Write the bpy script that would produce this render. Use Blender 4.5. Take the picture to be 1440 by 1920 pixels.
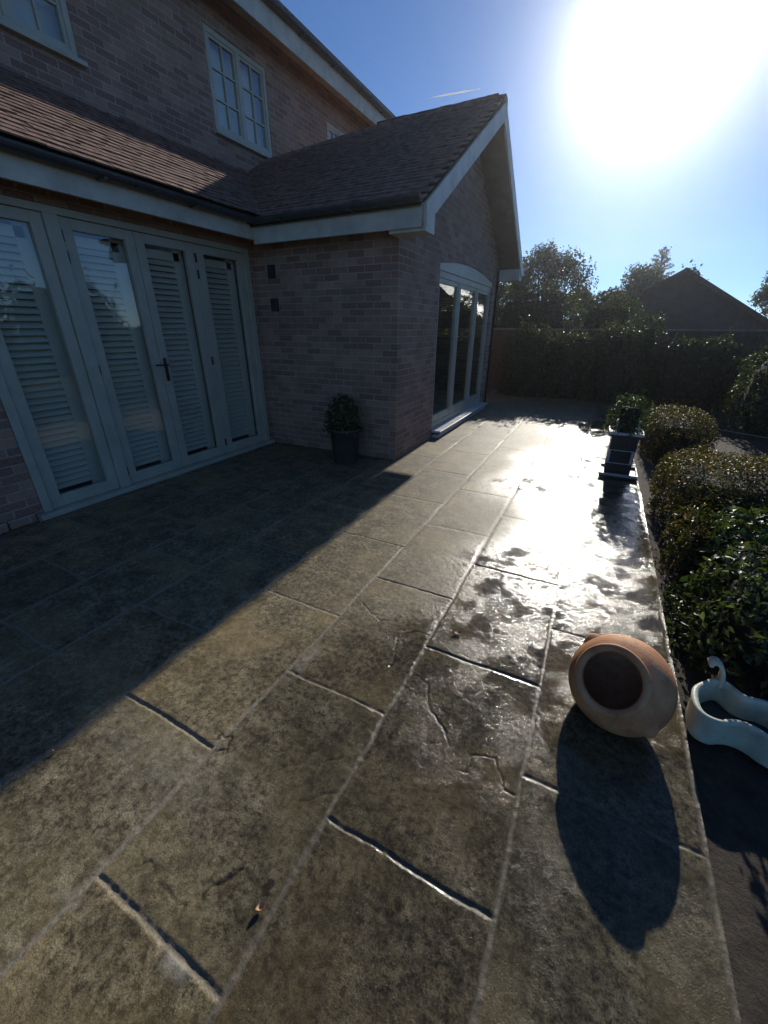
import bpy, math, random
import numpy as np
from mathutils import Vector, Matrix
R = math.radians
random.seed(7); rng = np.random.default_rng(11)
for o in list(bpy.data.objects): bpy.data.objects.remove(o, do_unlink=True)
SC = bpy.context.scene; COL = SC.collection

# ------------------------------------------------------------------ camera
cd = bpy.data.cameras.new("camera"); cam = bpy.data.objects.new("camera", cd); COL.objects.link(cam)
cd.sensor_fit = 'HORIZONTAL'; cd.sensor_width = 36; cd.lens = 752.165 / 1440 * 36
cd.clip_start = .03; cd.clip_end = 3000
cam.matrix_world = Matrix(((0.89061, -0.19321, 0.41168, 0), (0.45475, 0.37044, -0.80992, 0), (0.00398, 0.90854, 0.41778, 1.6), (0, 0, 0, 1)))
SC.camera = cam
# ------------------------------------------------------------------ sky, sun, exposure
SUN_EL, SUN_AZ = 24.2, -0.7            # azimuth from +Y towards +X
W = bpy.data.worlds.new("World"); SC.world = W; W.use_nodes = True
nt = W.node_tree; bg = nt.nodes['Background']
sky = nt.nodes.new('ShaderNodeTexSky'); sky.sky_type = 'NISHITA'; sky.sun_disc = False
sky.sun_elevation = R(SUN_EL); sky.sun_rotation = R(SUN_AZ); sky.altitude = 300
sky.air_density = 0.75; sky.dust_density = 0.0; sky.ozone_density = 7
nt.links.new(sky.outputs[0], bg.inputs[0]); bg.inputs[1].default_value = 0.1
ld = bpy.data.lights.new("sun", 'SUN'); ld.energy = 4.2; ld.angle = R(0.6); ld.color = (1, .94, .84)
sun = bpy.data.objects.new("sun", ld); COL.objects.link(sun)
sd = Vector((math.sin(R(SUN_AZ)) * math.cos(R(SUN_EL)), math.cos(R(SUN_AZ)) * math.cos(R(SUN_EL)), math.sin(R(SUN_EL))))
sun.rotation_euler = sd.to_track_quat('Z', 'Y').to_euler()
SC.view_settings.view_transform = 'Standard'; SC.view_settings.look = 'None'
SC.view_settings.exposure = 0.15; SC.view_settings.gamma = 1
SC.cycles.volume_bounces = 0; SC.cycles.max_bounces = 6; SC.cycles.transparent_max_bounces = 12
SC.cycles.sample_clamp_indirect = 4; SC.cycles.caustics_reflective = False; SC.cycles.caustics_refractive = False

# ------------------------------------------------------------------ materials
class NB:
    def __init__(s, name):
        s.m = bpy.data.materials.new(name); s.m.use_nodes = True; s.t = s.m.node_tree
        s.p = s.t.nodes['Principled BSDF']; s.out = s.t.nodes['Material Output']
        s.geo = s.n('NewGeometry')
    def n(s, k, **kw):
        x = s.t.nodes.new('ShaderNode' + k)
        for a, b in kw.items(): setattr(x, a, b)
        return x
    def L(s, a, b): s.t.links.new(a, b)
    def noise(s, scale, detail=4, rough=.55, vec=None, dist=0):
        x = s.n('TexNoise'); x.inputs['Scale'].default_value = scale; x.inputs['Detail'].default_value = detail
        x.inputs['Roughness'].default_value = rough; x.inputs['Distortion'].default_value = dist
        s.L(vec or s.geo.outputs['Position'], x.inputs['Vector']); return x.outputs['Fac']
    def ramp(s, fac, stops):
        x = s.n('ValToRGB'); e = x.color_ramp.elements
        while len(e) < len(stops): e.new(.5)
        for i, (p_, c) in enumerate(stops):
            e[i].position = p_; e[i].color = (c, c, c, 1) if isinstance(c, (int, float)) else (*c, 1)
        s.L(fac, x.inputs[0]); return x.outputs[0]
    def mix(s, fac, a, b, mode='MIX'):
        x = s.n('Mix', data_type='RGBA', blend_type=mode)
        for sock, v in ((x.inputs[0], fac), (x.inputs[6], a), (x.inputs[7], b)):
            if isinstance(v, (int, float)): sock.default_value = v
            elif isinstance(v, tuple): sock.default_value = (*v, 1)
            else: s.L(v, sock)
        return x.outputs[2]
    def math(s, op, a, b=0.):
        x = s.n('Math', operation=op)
        for i, v in enumerate((a, b)):
            if isinstance(v, (int, float)): x.inputs[i].default_value = v
            else: s.L(v, x.inputs[i])
        return x.outputs[0]
    def bump(s, h, strength, dist, prev=None):
        x = s.n('Bump'); x.inputs['Strength'].default_value = strength; x.inputs['Distance'].default_value = dist
        s.L(h, x.inputs['Height'])
        if prev: s.L(prev, x.inputs['Normal'])
        return x.outputs[0]
    def set(s, **kw):
        for k, v in kw.items():
            sock = s.p.inputs[{'color': 'Base Color', 'rough': 'Roughness', 'normal': 'Normal', 'metal': 'Metallic', 'spec': 'Specular IOR Level', 'coat': 'Coat Weight'}[k]]
            if isinstance(v, (int, float)): sock.default_value = v
            elif isinstance(v, tuple): sock.default_value = (*v, 1)
            else: s.L(v, sock)
        return s.m
def simple(name, col, rough=.6, var=.25, scale=6, bump=.15, bscale=120, metal=0, spec=.5, fine=0.):
    b = NB(name); n = b.noise(scale, 5, .6)
    c = b.ramp(n, [(.3, tuple(x * (1 - var) for x in col)), (.7, tuple(min(1, x * (1 + var)) for x in col))])
    r = b.ramp(b.noise(scale * 2.3, 4), [(.3, max(0, rough - .1)), (.7, min(1, rough + .1))])
    return b.set(color=c, rough=r, normal=b.bump(b.noise(bscale, 3), bump, .004), metal=metal, spec=spec)

def patio_mat():
    b = NB('wet_sandstone')
    P = b.geo.outputs['Position']
    am = b.n('Attribute', attribute_name='mortar').outputs['Fac']
    ai = b.n('Attribute', attribute_name='slab').outputs['Fac']
    aw = b.n('Attribute', attribute_name='wet').outputs['Fac']
    ac = b.n('Attribute', attribute_name='stain').outputs['Fac']
    of = b.n('CombineXYZ'); b.L(b.math('MULTIPLY', ai, 37.), of.inputs[0]); b.L(b.math('MULTIPLY', ai, -23.), of.inputs[1])
    va = b.n('VectorMath', operation='ADD'); b.L(P, va.inputs[0]); b.L(of.outputs[0], va.inputs[1]); V = va.outputs[0]
    n2 = b.noise(7, 8, .72, V); n3 = b.noise(34, 6, .8, V); n4 = b.noise(160, 4, .75); n5 = b.noise(2.1, 4, .5, V)
    base = b.ramp(n2, [(.32, (.095, .08, .054)), (.45, (.18, .153, .100)), (.56, (.29, .25, .170)), (.68, (.43, .39, .29))])
    base = b.mix(b.ramp(n3, [(.40, .85), (.53, 0.)]), base, (.035, .03, .02))
    base = b.mix(b.ramp(n3, [(.56, 0.), (.68, .55)]), base, (.50, .45, .35))
    base = b.mix(b.ramp(n4, [(.36, .7), (.56, .0)]), base, (.03, .026, .018))
    base = b.mix(b.ramp(n5, [(.45, 0.), (.65, .4)]), base, (.31, .25, .135))
    tint = b.ramp(ai, [(0., (.80, .77, .70)), (.35, (1.15, 1.05, .86)), (.7, (.98, .97, .88)), (1., (1.35, 1.2, .94))])
    base = b.mix(1., base, tint, 'MULTIPLY')
    base = b.mix(ac, base, (.55, .52, .45))
    mort = b.ramp(b.noise(90, 4, .7), [(.3, (.14, .115, .08)), (.7, (.36, .31, .23))])
    base = b.mix(am, base, mort); base = b.mix(b.math('MULTIPLY', b.n('Attribute', attribute_name='crack').outputs['Fac'], .85), base, (.018, .012, .008))
    dark = b.mix(1., base, (.50, .51, .50), 'MULTIPLY')
    base = b.mix(aw, base, dark)
    puddle = b.ramp(b.noise(4.5, 5, .6, dist=1.), [(.42, 0.), (.58, 1.)])
    rw = b.mix(puddle, (.135, .135, .135), (.055, .055, .055))
    rd = b.ramp(n3, [(.3, .48), (.7, .68)])
    rr = b.mix(aw, rd, rw); rr = b.mix(b.math('MULTIPLY', am, .6), rr, (.55, .55, .55))
    flat = b.math('MULTIPLY', b.ramp(b.noise(4.2, 6, .7), [(.47, 0.), (.56, 1.)]), aw)      # where standing water levels the stone
    s1 = b.math('SUBTRACT', .46, b.math('MULTIPLY', flat, .40)); s2 = b.math('SUBTRACT', .80, b.math('MULTIPLY', flat, .68))
    nn = b.bump(b.noise(48, 8, .72), .6, .0045); nn = b.bump(b.noise(210, 4, .7), .6, .0018, nn)
    for x, st in ((nn.node, s2), (nn.node.inputs['Normal'].links[0].from_node, s1)): b.L(st, x.inputs['Strength'])
    return b.set(color=base, rough=rr, normal=nn, spec=.3)
def brick_mat():
    b = NB('brick'); sp = b.n('SeparateXYZ'); b.L(b.geo.outputs['Position'], sp.inputs[0])
    u = b.math('ADD', sp.outputs[0], sp.outputs[1]); cb = b.n('CombineXYZ'); b.L(u, cb.inputs[0]); b.L(sp.outputs[2], cb.inputs[1])
    t = b.n('TexBrick'); b.L(cb.outputs[0], t.inputs['Vector'])
    t.inputs['Color1'].default_value = (.22, .11, .08, 1); t.inputs['Color2'].default_value = (.46, .28, .19, 1)
    t.inputs['Mortar'].default_value = (.42, .38, .32, 1); t.inputs['Scale'].default_value = 1
    t.inputs['Brick Width'].default_value = .225; t.inputs['Row Height'].default_value = .075
    t.inputs['Mortar Size'].default_value = .007; t.inputs['Mortar Smooth'].default_value = .3; t.inputs['Bias'].default_value = -.1
    n = b.noise(3.1, 6, .65); c = b.mix(b.ramp(n, [(.35, 0.), (.7, .55)]), t.outputs['Color'], (.16, .09, .065))
    c = b.mix(b.ramp(b.noise(60, 4), [(.4, 0.), (.8, .4)]), c, (.5, .4, .3))
    inv = b.math('SUBTRACT', 1., t.outputs['Fac']); nn = b.bump(inv, .7, .008); nn = b.bump(b.noise(130, 4), .4, .004, nn)
    return b.set(color=c, rough=.85, normal=nn)
def leaf_mat(name, a, c, rough=.35, trans=.35, tcol=(1.3, 1.25, .5), tip=None):
    b = NB(name); oi = b.n('Attribute', attribute_name='rnd').outputs['Fac']
    col = b.ramp(oi, [(0., a), (.7, c), (1., tip or tuple(min(1, x * 1.6 + .03) for x in c))])
    b.set(color=col, rough=rough)
    tr = b.n('BsdfTranslucent'); b.L(b.mix(1., col, tcol, 'MULTIPLY'), tr.inputs[0])
    ms = b.n('MixShader'); ms.inputs[0].default_value = trans; b.L(b.p.outputs[0], ms.inputs[1]); b.L(tr.outputs[0], ms.inputs[2])
    b.L(ms.outputs[0], b.out.inputs[0]); return b.m
def glass_mat():
    b = NB('window_glass'); tr = b.n('BsdfTransparent'); tr.inputs[0].default_value = (.93, .95, .94, 1)
    gl = b.n('BsdfGlossy'); gl.inputs['Roughness'].default_value = .015; gl.inputs['Color'].default_value = (.95, .97, 1, 1)
    b.L(b.bump(b.noise(2.2, 2), .25, .01), gl.inputs['Normal'])
    lw = b.n('LayerWeight'); lw.inputs[0].default_value = .5
    fr = b.math('ADD', b.math('MULTIPLY', b.math('POWER', lw.outputs['Facing'], 3.5), .75), .07); ms = b.n('MixShader'); b.L(fr, ms.inputs[0])
    b.L(tr.outputs[0], ms.inputs[1]); b.L(gl.outputs[0], ms.inputs[2]); b.L(ms.outputs[0], b.out.inputs[0]); return b.m
def soil_mat():
    b = NB('soil'); c = b.ramp(b.noise(14, 8, .7), [(.3, (.02, .015, .010)), (.6, (.065, .05, .034)), (.8, (.14, .11, .075))])
    return b.set(color=c, rough=.9, normal=b.bump(b.noise(60, 8, .75), .8, .012))
M = dict(patio=patio_mat(), brick=brick_mat(), soil=soil_mat(), glass=glass_mat(),
    paint=simple('sage_paint', (.44, .43, .34), .45, .12, 5), white=simple('cream_paint', (.55, .53, .44), .5, .22, 4),
    shutter=simple('shutter_paint', (.78, .75, .63), .5, .06, 3), dark=simple('black_metal', (.02, .022, .025), .35, .2),
    gutter=simple('grey_gutter', (.05, .055, .06), .35, .2), tile=simple('clay_tile', (.21, .125, .09), .8, .6, 11, .6, 60),
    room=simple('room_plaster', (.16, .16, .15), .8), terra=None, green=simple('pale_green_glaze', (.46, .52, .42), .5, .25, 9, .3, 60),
    bark=simple('bark', (.09, .065, .045), .9, .4, 20, 1., 40), fence=simple('fence_wood', (.07, .05, .035), .85, .4, 9, .8, 50),
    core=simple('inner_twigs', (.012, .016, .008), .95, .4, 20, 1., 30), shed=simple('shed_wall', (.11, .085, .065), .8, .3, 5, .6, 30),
    slate=simple('shed_roof', (.08, .08, .085), .6, .3, 5), edge=simple('pale_edge', (.5, .52, .52), .35, .1), tub=simple('dark_tub', (.035, .045, .045), .6),
    wire=simple('wire', (.3, .3, .3), .4), trail=simple('ice_cloud', (.9, .92, .95), 1., .02),
    leafy=leaf_mat('box_leaf', (.022, .035, .010), (.10, .095, .025), .5, .38, tip=(.24, .15, .05)), shrub=leaf_mat('shrub_leaf', (.02, .045, .012), (.055, .085, .025), .45, .3),
    treeleaf=leaf_mat('tree_leaf', (.02, .035, .012), (.06, .085, .03), .45, .4), conif=leaf_mat('needles', (.03, .04, .03), (.06, .075, .05), .6, .2),
    dryleaf=simple('dry_leaf', (.42, .24, .13), .6, .3, 60))
def terra_mat():
    b = NB('terracotta'); c = b.ramp(b.noise(7, 6, .6), [(.3, (.38, .16, .07)), (.55, (.56, .27, .12)), (.75, (.62, .37, .20))])
    c = b.mix(b.ramp(b.noise(26, 5, .7), [(.52, 0.), (.75, .5)]), c, (.12, .07, .045))
    return b.set(color=c, rough=.72, normal=b.bump(b.noise(90, 5, .6), .3, .004))
M['terra'] = terra_mat()
M['rail'] = simple('weathered_rail', (.2, .18, .15), .7, .4, 4)
M['vapour'] = leaf_mat('vapour', (.95, .95, .95), (.95, .95, .95), 1., .7, (.95, .95, .95))

# ------------------------------------------------------------------ mesh helpers
class MB:
    def __init__(s): s.v = []; s.f = []
    def add(s, vs, fs):
        k = len(s.v); s.v += [tuple(map(float, v)) for v in vs]; s.f += [tuple(i + k for i in f) for f in fs]; return s
    def box(s, x0, x1, y0, y1, z0, z1, bev=0.):
        if bev:
            return s.bevbox((x0, y0, z0), (x1, y1, z1), bev)
        v = [(x, y, z) for z in (z0, z1) for x, y in ((x0, y0), (x1, y0), (x1, y1), (x0, y1))]
        return s.add(v, [(3, 2, 1, 0), (4, 5, 6, 7), (0, 1, 5, 4), (1, 2, 6, 5), (2, 3, 7, 6), (3, 0, 4, 7)])
    def bevbox(s, a, c, b):
        import bmesh
        bm = bmesh.new(); bmesh.ops.create_cube(bm, size=1)
        for v in bm.verts: v.co = Vector([(a[i] + c[i]) / 2 + v.co[i] * (c[i] - a[i]) for i in range(3)])
        bmesh.ops.bevel(bm, geom=bm.edges[:], offset=b, segments=2, affect='EDGES', profile=.6)
        s.add([v.co[:] for v in bm.verts], [[v.index for v in f.verts] for f in bm.faces]); bm.free(); return s
    def obox(s, o, ex, ey, ez):     # corner o and three edge vectors
        o, ex, ey, ez = map(Vector, (o, ex, ey, ez))
        v = [o, o + ex, o + ex + ey, o + ey, o + ez, o + ex + ez, o + ex + ey + ez, o + ey + ez]
        return s.add(v, [(3, 2, 1, 0), (4, 5, 6, 7), (0, 1, 5, 4), (1, 2, 6, 5), (2, 3, 7, 6), (3, 0, 4, 7)])
    def prism(s, pts, d):           # planar polygon extruded by vector d
        n = len(pts); d = Vector(d); a = [Vector(p) for p in pts]
        s.add(a + [p + d for p in a], [tuple(range(n))[::-1], tuple(range(n, 2 * n))] + [(i, (i + 1) % n, n + (i + 1) % n, n + i) for i in range(n)]); return s
    def tube(s, pts, rad, n=8, cap=True):
        pts = [Vector(p) for p in pts]; m = len(pts); rad = [rad] * m if isinstance(rad, (int, float)) else rad
        vs = []; up = None
        for i, p in enumerate(pts):
            t = (pts[min(i + 1, m - 1)] - pts[max(i - 1, 0)]).normalized()
            if up is None: up = t.orthogonal().normalized()
            up = (up - t * up.dot(t)).normalized(); w = t.cross(up)
            vs += [p + (up * math.cos(a) + w * math.sin(a)) * rad[i] for a in (2 * math.pi * j / n for j in range(n))]
        fs = [(i * n + j, i * n + (j + 1) % n, (i + 1) * n + (j + 1) % n, (i + 1) * n + j) for i in range(m - 1) for j in range(n)]
        if cap: fs += [tuple(range(n))[::-1], tuple(range((m - 1) * n, m * n))]
        return s.add(vs, fs)
    def lathe(s, prof, mat, n=64):  # prof: (r, h) about local z, placed with matrix mat
        vs = [mat @ Vector((r * math.cos(2 * math.pi * j / n), r * math.sin(2 * math.pi * j / n), h)) for r, h in prof for j in range(n)]
        return s.add(vs, [(i * n + j, i * n + (j + 1) % n, (i + 1) * n + (j + 1) % n, (i + 1) * n + j) for i in range(len(prof) - 1) for j in range(n)])
    def build(s, name, mat, parent=None, smooth=False, fix=True):
        me = bpy.data.meshes.new(name); me.from_pydata(s.v, [], s.f); me.update()
        if fix and len(s.f) < 60000:
            import bmesh
            bm = bmesh.new(); bm.from_mesh(me); bmesh.ops.recalc_face_normals(bm, faces=bm.faces[:]); bm.to_mesh(me); bm.free()
        me.materials.append(mat); o = bpy.data.objects.new(name, me); COL.objects.link(o)
        if smooth: me.polygons.foreach_set('use_smooth', [True] * len(me.polygons))
        if parent: o.parent = parent; o.matrix_parent_inverse = Matrix.Translation(parent.location).inverted()
        return o
def tag(o, label=None, cat=None, group=None, kind=None):
    if label: o['label'] = label
    if cat: o['category'] = cat
    if group: o['group'] = group
    if kind: o['kind'] = kind
    return o
def empty(name, loc, label, cat, group=None):
    o = bpy.data.objects.new(name, None); COL.objects.link(o); o.location = loc; o.empty_display_size = .2
    return tag(o, label, cat, group)
def npmesh(name, V, F, mat, parent=None, attrs=None, smooth=False):
    me = bpy.data.meshes.new(name); V = np.asarray(V, np.float32); F = np.asarray(F, np.int32); k = F.shape[1]
    me.vertices.add(len(V)); me.vertices.foreach_set('co', V.ravel()); me.loops.add(F.size); me.loops.foreach_set('vertex_index', F.ravel())
    me.polygons.add(len(F)); me.polygons.foreach_set('loop_start', np.arange(len(F), dtype=np.int32) * k)
    me.update(calc_edges=True)
    for an, (dom, vals) in (attrs or {}).items():
        a = me.attributes.new(an, 'FLOAT', dom); a.data.foreach_set('value', np.asarray(vals, np.float32))
    if smooth: me.polygons.foreach_set('use_smooth', np.ones(len(F), bool))
    me.materials.append(mat); o = bpy.data.objects.new(name, me); COL.objects.link(o)
    if parent: o.parent = parent; o.matrix_parent_inverse = Matrix.Translation(parent.location).inverted()
    return o
def vnoise(x, y, seed):             # smooth value noise in [-1, 1]
    r = np.random.default_rng(seed).uniform(-1, 1, (256, 256)); xi = np.floor(x).astype(int); yi = np.floor(y).astype(int)
    fx = x - xi; fy = y - yi; fx = fx * fx * (3 - 2 * fx); fy = fy * fy * (3 - 2 * fy); g = lambda a, c: r[a % 256, c % 256]
    return (g(xi, yi) * (1 - fx) + g(xi + 1, yi) * fx) * (1 - fy) + (g(xi, yi + 1) * (1 - fx) + g(xi + 1, yi + 1) * fx) * fy
def fbm(x, y, seed, o=4, g=.5):
    return sum(g ** i * vnoise(x * 2 ** i, y * 2 ** i, seed + i) for i in range(o))
def leaves(name, P, N, size, mat, parent=None, lean=.8, asp=.5):
    """one mesh of many small folded leaf blades at the points P, facing roughly along N"""
    n = len(P); N = N + rng.normal(0, lean, (n, 3)); N /= np.linalg.norm(N, axis=1)[:, None] + 1e-9
    T = np.cross(N, rng.normal(0, 1, (n, 3))); T /= np.linalg.norm(T, axis=1)[:, None] + 1e-9; B = np.cross(N, T)
    s = (size * rng.uniform(.6, 1.35, n))[:, None]
    a = P - T * s * .5; b = P + B * s * asp * .5 + N * s * .10; c = P + T * s * .5 - N * s * .08; d = P - B * s * asp * .5 + N * s * .10
    V = np.stack([a, b, c, d], 1).reshape(-1, 3); i = np.arange(n) * 4
    F = np.concatenate([np.stack([i, i + 1, i + 2], 1), np.stack([i, i + 2, i + 3], 1)])
    rd = rng.uniform(0, 1, n); return npmesh(name, V, F, mat, parent, {'rnd': ('FACE', np.concatenate([rd, rd]))})

# ------------------------------------------------------------------ ground and patio
o = MB().add([(-90, -90, -.03), (90, -90, -.03), (90, 90, -.03), (-90, 90, -.03)], [(0, 1, 2, 3)]).build('ground', M['soil']); tag(o, kind='structure')
XJ = [.63, .035, -.565, -1.13, -1.73, -2.32, -2.9, -3.5, -4.08, -4.6]
CR = [[(-.8, .58), (-.77, .6), (-.73, .6), (-.71, .66), (-.66, .68), (-.57, .77)], [(-1.06, .22), (-1.05, .26), (-1, .29), (-.93, .27), (-.88, .27), (-.81, .27), (-.79, .23), (-.72, .22)],
      [(-.78, .31), (-.77, .34), (-.72, .42)], [(-.53, 1.41), (-.46, 1.4), (-.4, 1.26), (-.3, 1.19), (-.22, 1.04), (-.17, 1.05), (-.16, 1.13), (-.08, 1.17), (-.02, 1.06), (.02, 1.05)],
      [(-1.06, 1.79), (-.89, 1.7), (-.79, 1.73)], [(-.73, 1.31), (-.67, 1.4), (-.73, 1.63), (-.66, 1.71), (-.58, 1.72)], [(-.84, .73), (-.7, .82), (-.64, .88)], [(-1.17, .7), (-1.15, .73), (-1.11, .74), (-1.08, .69), (-1.11, .66)]]
def patio(name, x0, x1, y0, y1, st):
    xs = np.arange(x0, x1 + st / 2, st); ys = np.arange(y0, y1 + st / 2, st); xs[-1] = x1; ys[-1] = y1
    X, Y = np.meshgrid(xs, ys, indexing='ij'); wob = .005 * fbm(X * 7, Y * 7, 3, 3); wob2 = .006 * fbm(X * 6, Y * 6, 8, 3)
    J = np.array(XJ[::-1]); xi = np.clip(np.searchsorted(J, X + wob) - 1, -1, len(J) - 1)
    par = (len(J) - 1 - xi) % 2     # 1: first row in from the garden edge
    off = np.where(par == 1, .19, .67); yy = (Y + wob2 - off) / .955; yi = np.floor(yy).astype(int)
    hsh = np.abs(np.sin(xi * 12.9898 + yi * 78.233) * 43758.5453) % 1; h2 = np.abs(np.sin(xi * 39.3 + yi * 11.13) * 9531.7) % 1
    # distance to long joints and to cross joints
    dx = np.min(np.abs((X + wob)[..., None] - J), -1); jl = (yy - np.round(yy)) * .955; dy = np.abs(jl)
    dxe = dx - .006 - .004 * h2; dye = dy - .005 - .003 * hsh
    sm = lambda t: np.clip(t, 0, 1) ** 2 * (3 - 2 * np.clip(t, 0, 1))
    inx = sm(dxe / .012 + .4); iny = sm(dye / .010 + .4); slab = np.minimum(inx, iny)
    chip = np.clip(fbm(X * 24, Y * 24, 21, 3) - .25, 0, 1) * np.clip(1 - np.minimum(dx, dy) / .04, 0, 1)
    H = .0022 * (hsh - .5) + (X - .3 * Y) * 0 + .004 * (h2 - .5) * ((yy - yi - .5) * 2) + .0012 * fbm(X * 2.2, Y * 2.2, 31, 2) + .0004 * fbm(X * 38 + hsh * 40, Y * 38, 41, 3, .7)
    ridge = np.abs(fbm(X * 2.6 + hsh * 30, Y * 2.6 + h2 * 30, 61, 3)); H += -.004 * chip
    z = H * slab + (-.0030 - .0026 * (iny < inx) + .0012 * fbm(X * 50, Y * 50, 71, 2)) * (1 - slab)
    cm = np.full(X.shape, 9.)
    for c in CR:
        wx = X + .009 * fbm(X * 30, Y * 30, 81, 3); wy = Y + .009 * fbm(X * 30 + 9, Y * 30, 85, 3)
        for (ax, ay), (bx, by) in zip(c, c[1:]):
            t = np.clip(((wx - ax) * (bx - ax) + (wy - ay) * (by - ay)) / ((bx - ax) ** 2 + (by - ay) ** 2), 0, 1)
            cm = np.minimum(cm, np.hypot(wx - ax - t * (bx - ax), wy - ay - t * (by - ay)))
    va = np.clip(.55 + .7 * fbm(X * 9, Y * 9, 77, 2), .1, 1); z -= .0045 * va * np.exp(-(cm / .0038) ** 2); crk = np.clip(va * np.exp(-(cm / .0042) ** 2) + .8 * (np.hypot(X + .62, (Y - .42) * .8) + .008 * fbm(X * 60, Y * 60, 99, 2) < .018), 0, 1)
    wet = sm((X + .35 * fbm(X * .9, Y * .9, 91, 3) + 1.25 - .12 * (Y - 2)) / .9)
    stn = sum(a * np.exp(-(((X - p) / u) ** 2 + ((Y - q) / w) ** 2)) for p, q, u, w, a in ((-.73, .17, .04, .02, .6), (-1.13, .12, .05, .015, .5), (-1.09, 1.23, .03, .12, .3), (-.6, 1.82, .05, .04, .25), (-1.3, .55, .3, .12, .12)))
    stn = np.clip(stn * (1 + .8 * fbm(X * 25, Y * 25, 95, 3)), 0, 1)
    n, m = X.shape; idx = np.arange(n * m).reshape(n, m)
    F = np.stack([idx[:-1, :-1], idx[1:, :-1], idx[1:, 1:], idx[:-1, 1:]], -1).reshape(-1, 4)
    V = np.stack([X, Y, z], -1).reshape(-1, 3)
    o = npmesh(name, V, F, M['patio'], None, {'mortar': ('POINT', (1 - slab).ravel()), 'slab': ('POINT', hsh.ravel()), 'wet': ('POINT', wet.ravel()), 'stain': ('POINT', stn.ravel()), 'crack': ('POINT', crk.ravel())}, True)
    return tag(o, kind='structure')
patio('patio', -2.6, .64, -.3, 2.6, .005)
patio('patio', -4.6, -2.6, -.6, 5, .014)
patio('patio', -2.6, .64, 2.6, 12, .014)
patio('patio', -4.6, .64, -4, -.6, .06)
patio('patio', -2.6, .64, -.6, -.3, .02)

# ------------------------------------------------------------------ house
H = empty('house', (-4.27, 4.65, 0), 'red brick house with sage folding glass doors, tiled lean-to roof and gabled wing', 'house')
B = M['brick']
def cells(mb, axis, c0, c1, a0, a1, z0, z1, holes):
    """wall slab with rectangular holes; axis 'x': slab spans x c0..c1 and y a0..a1"""
    A = sorted({a0, a1, *[h for q in holes for h in q[:2]]}); Z = sorted({z0, z1, *[h for q in holes for h in q[2:]]})
    for i in range(len(A) - 1):
        for j in range(len(Z) - 1):
            ca, cz = (A[i] + A[i + 1]) / 2, (Z[j] + Z[j + 1]) / 2
            if any(q[0] < ca < q[1] and q[2] < cz < q[3] for q in holes): continue
            if axis == 'x': mb.box(c0, c1, A[i], A[i + 1], Z[j], Z[j + 1])
            else: mb.box(A[i], A[i + 1], c0, c1, Z[j], Z[j + 1])
    return mb
cells(MB(), 'x', -4.57, -4.27, -5, 4.65, -.02, 2.68, [(1.55, 4.56, -.02, 2.50)]).build('wall', B, H)
cells(MB(), 'y', 4.65, 4.9, -4.57, -2.2, -.02, 2.66, []).build('wall', B, H)
# gable wall with shallow arched opening
ya, yb, zt = 5.98, 9.0, 2.40
arch = [(y, zt + .11 * (1 - ((y - (ya + yb) / 2) / ((yb - ya) / 2)) ** 2)) for y in np.linspace(ya, yb, 13)]
g = MB(); g.box(-2.45, -2.2, 4.9, ya, -.02, zt); g.box(-2.45, -2.2, yb, 9.45, -.02, zt)
ap = [(-2.2, 4.65, zt)] + [(-2.2, y, z) for y, z in arch] + [(-2.2, 9.45, zt), (-2.2, 9.45, 2.75), (-2.2, 7.0, 4.28), (-2.2, 4.65, 2.75)]
k = len(arch)
for i in range(k - 1):
    y0, z0 = arch[i]; y1, z1 = arch[i + 1]; tz = lambda y: 2.75 + 1.53 * (1 - abs(y - 7.05) / 2.4)
    g.prism([(-2.2, y0, z0), (-2.2, y1, z1), (-2.2, y1, tz(y1)), (-2.2, y0, tz(y0))], (-.25, 0, 0))
g.prism([(-2.2, 4.9, zt), (-2.2, ya, zt), (-2.2, ya, 2.75 + 1.53 * (1 - (7.05 - ya) / 2.4)), (-2.2, 4.9, 2.9)], (-.25, 0, 0))
g.prism([(-2.2, yb, zt), (-2.2, 9.45, zt), (-2.2, 9.45, 2.75), (-2.2, yb, 2.75 + 1.53 * (1 - (yb - 7.05) / 2.4))], (-.25, 0, 0))
g.build('wall', B, H)
MB().box(-5.5, -2.2, 9.25, 9.45, -.02, 2.7).build('wall', B, H)
# upper wall
cells(MB(), 'x', -5.75, -5.5, -5, 13, 3.3, 5.66, [(5.53, 6.71, 4.13, 5.22), (2.52, 3.72, 4.13, 5.22), (8.37, 9.3, 4.2, 5.14)]).build('wall', B, H)
MB().box(-9, -5.75, 12.75, 13, 0, 5.6).build('wall', B, H)
# inner rooms, so the glass has a dark room behind it
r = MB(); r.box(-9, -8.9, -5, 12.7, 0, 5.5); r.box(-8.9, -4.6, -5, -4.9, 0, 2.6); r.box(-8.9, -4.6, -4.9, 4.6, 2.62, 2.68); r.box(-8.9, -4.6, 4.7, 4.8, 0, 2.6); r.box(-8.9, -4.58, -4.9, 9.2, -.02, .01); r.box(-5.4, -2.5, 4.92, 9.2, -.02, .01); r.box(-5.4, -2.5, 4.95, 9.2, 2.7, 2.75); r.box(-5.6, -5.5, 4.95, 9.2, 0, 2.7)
r.build('inner_wall', M['room'], H)
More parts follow.
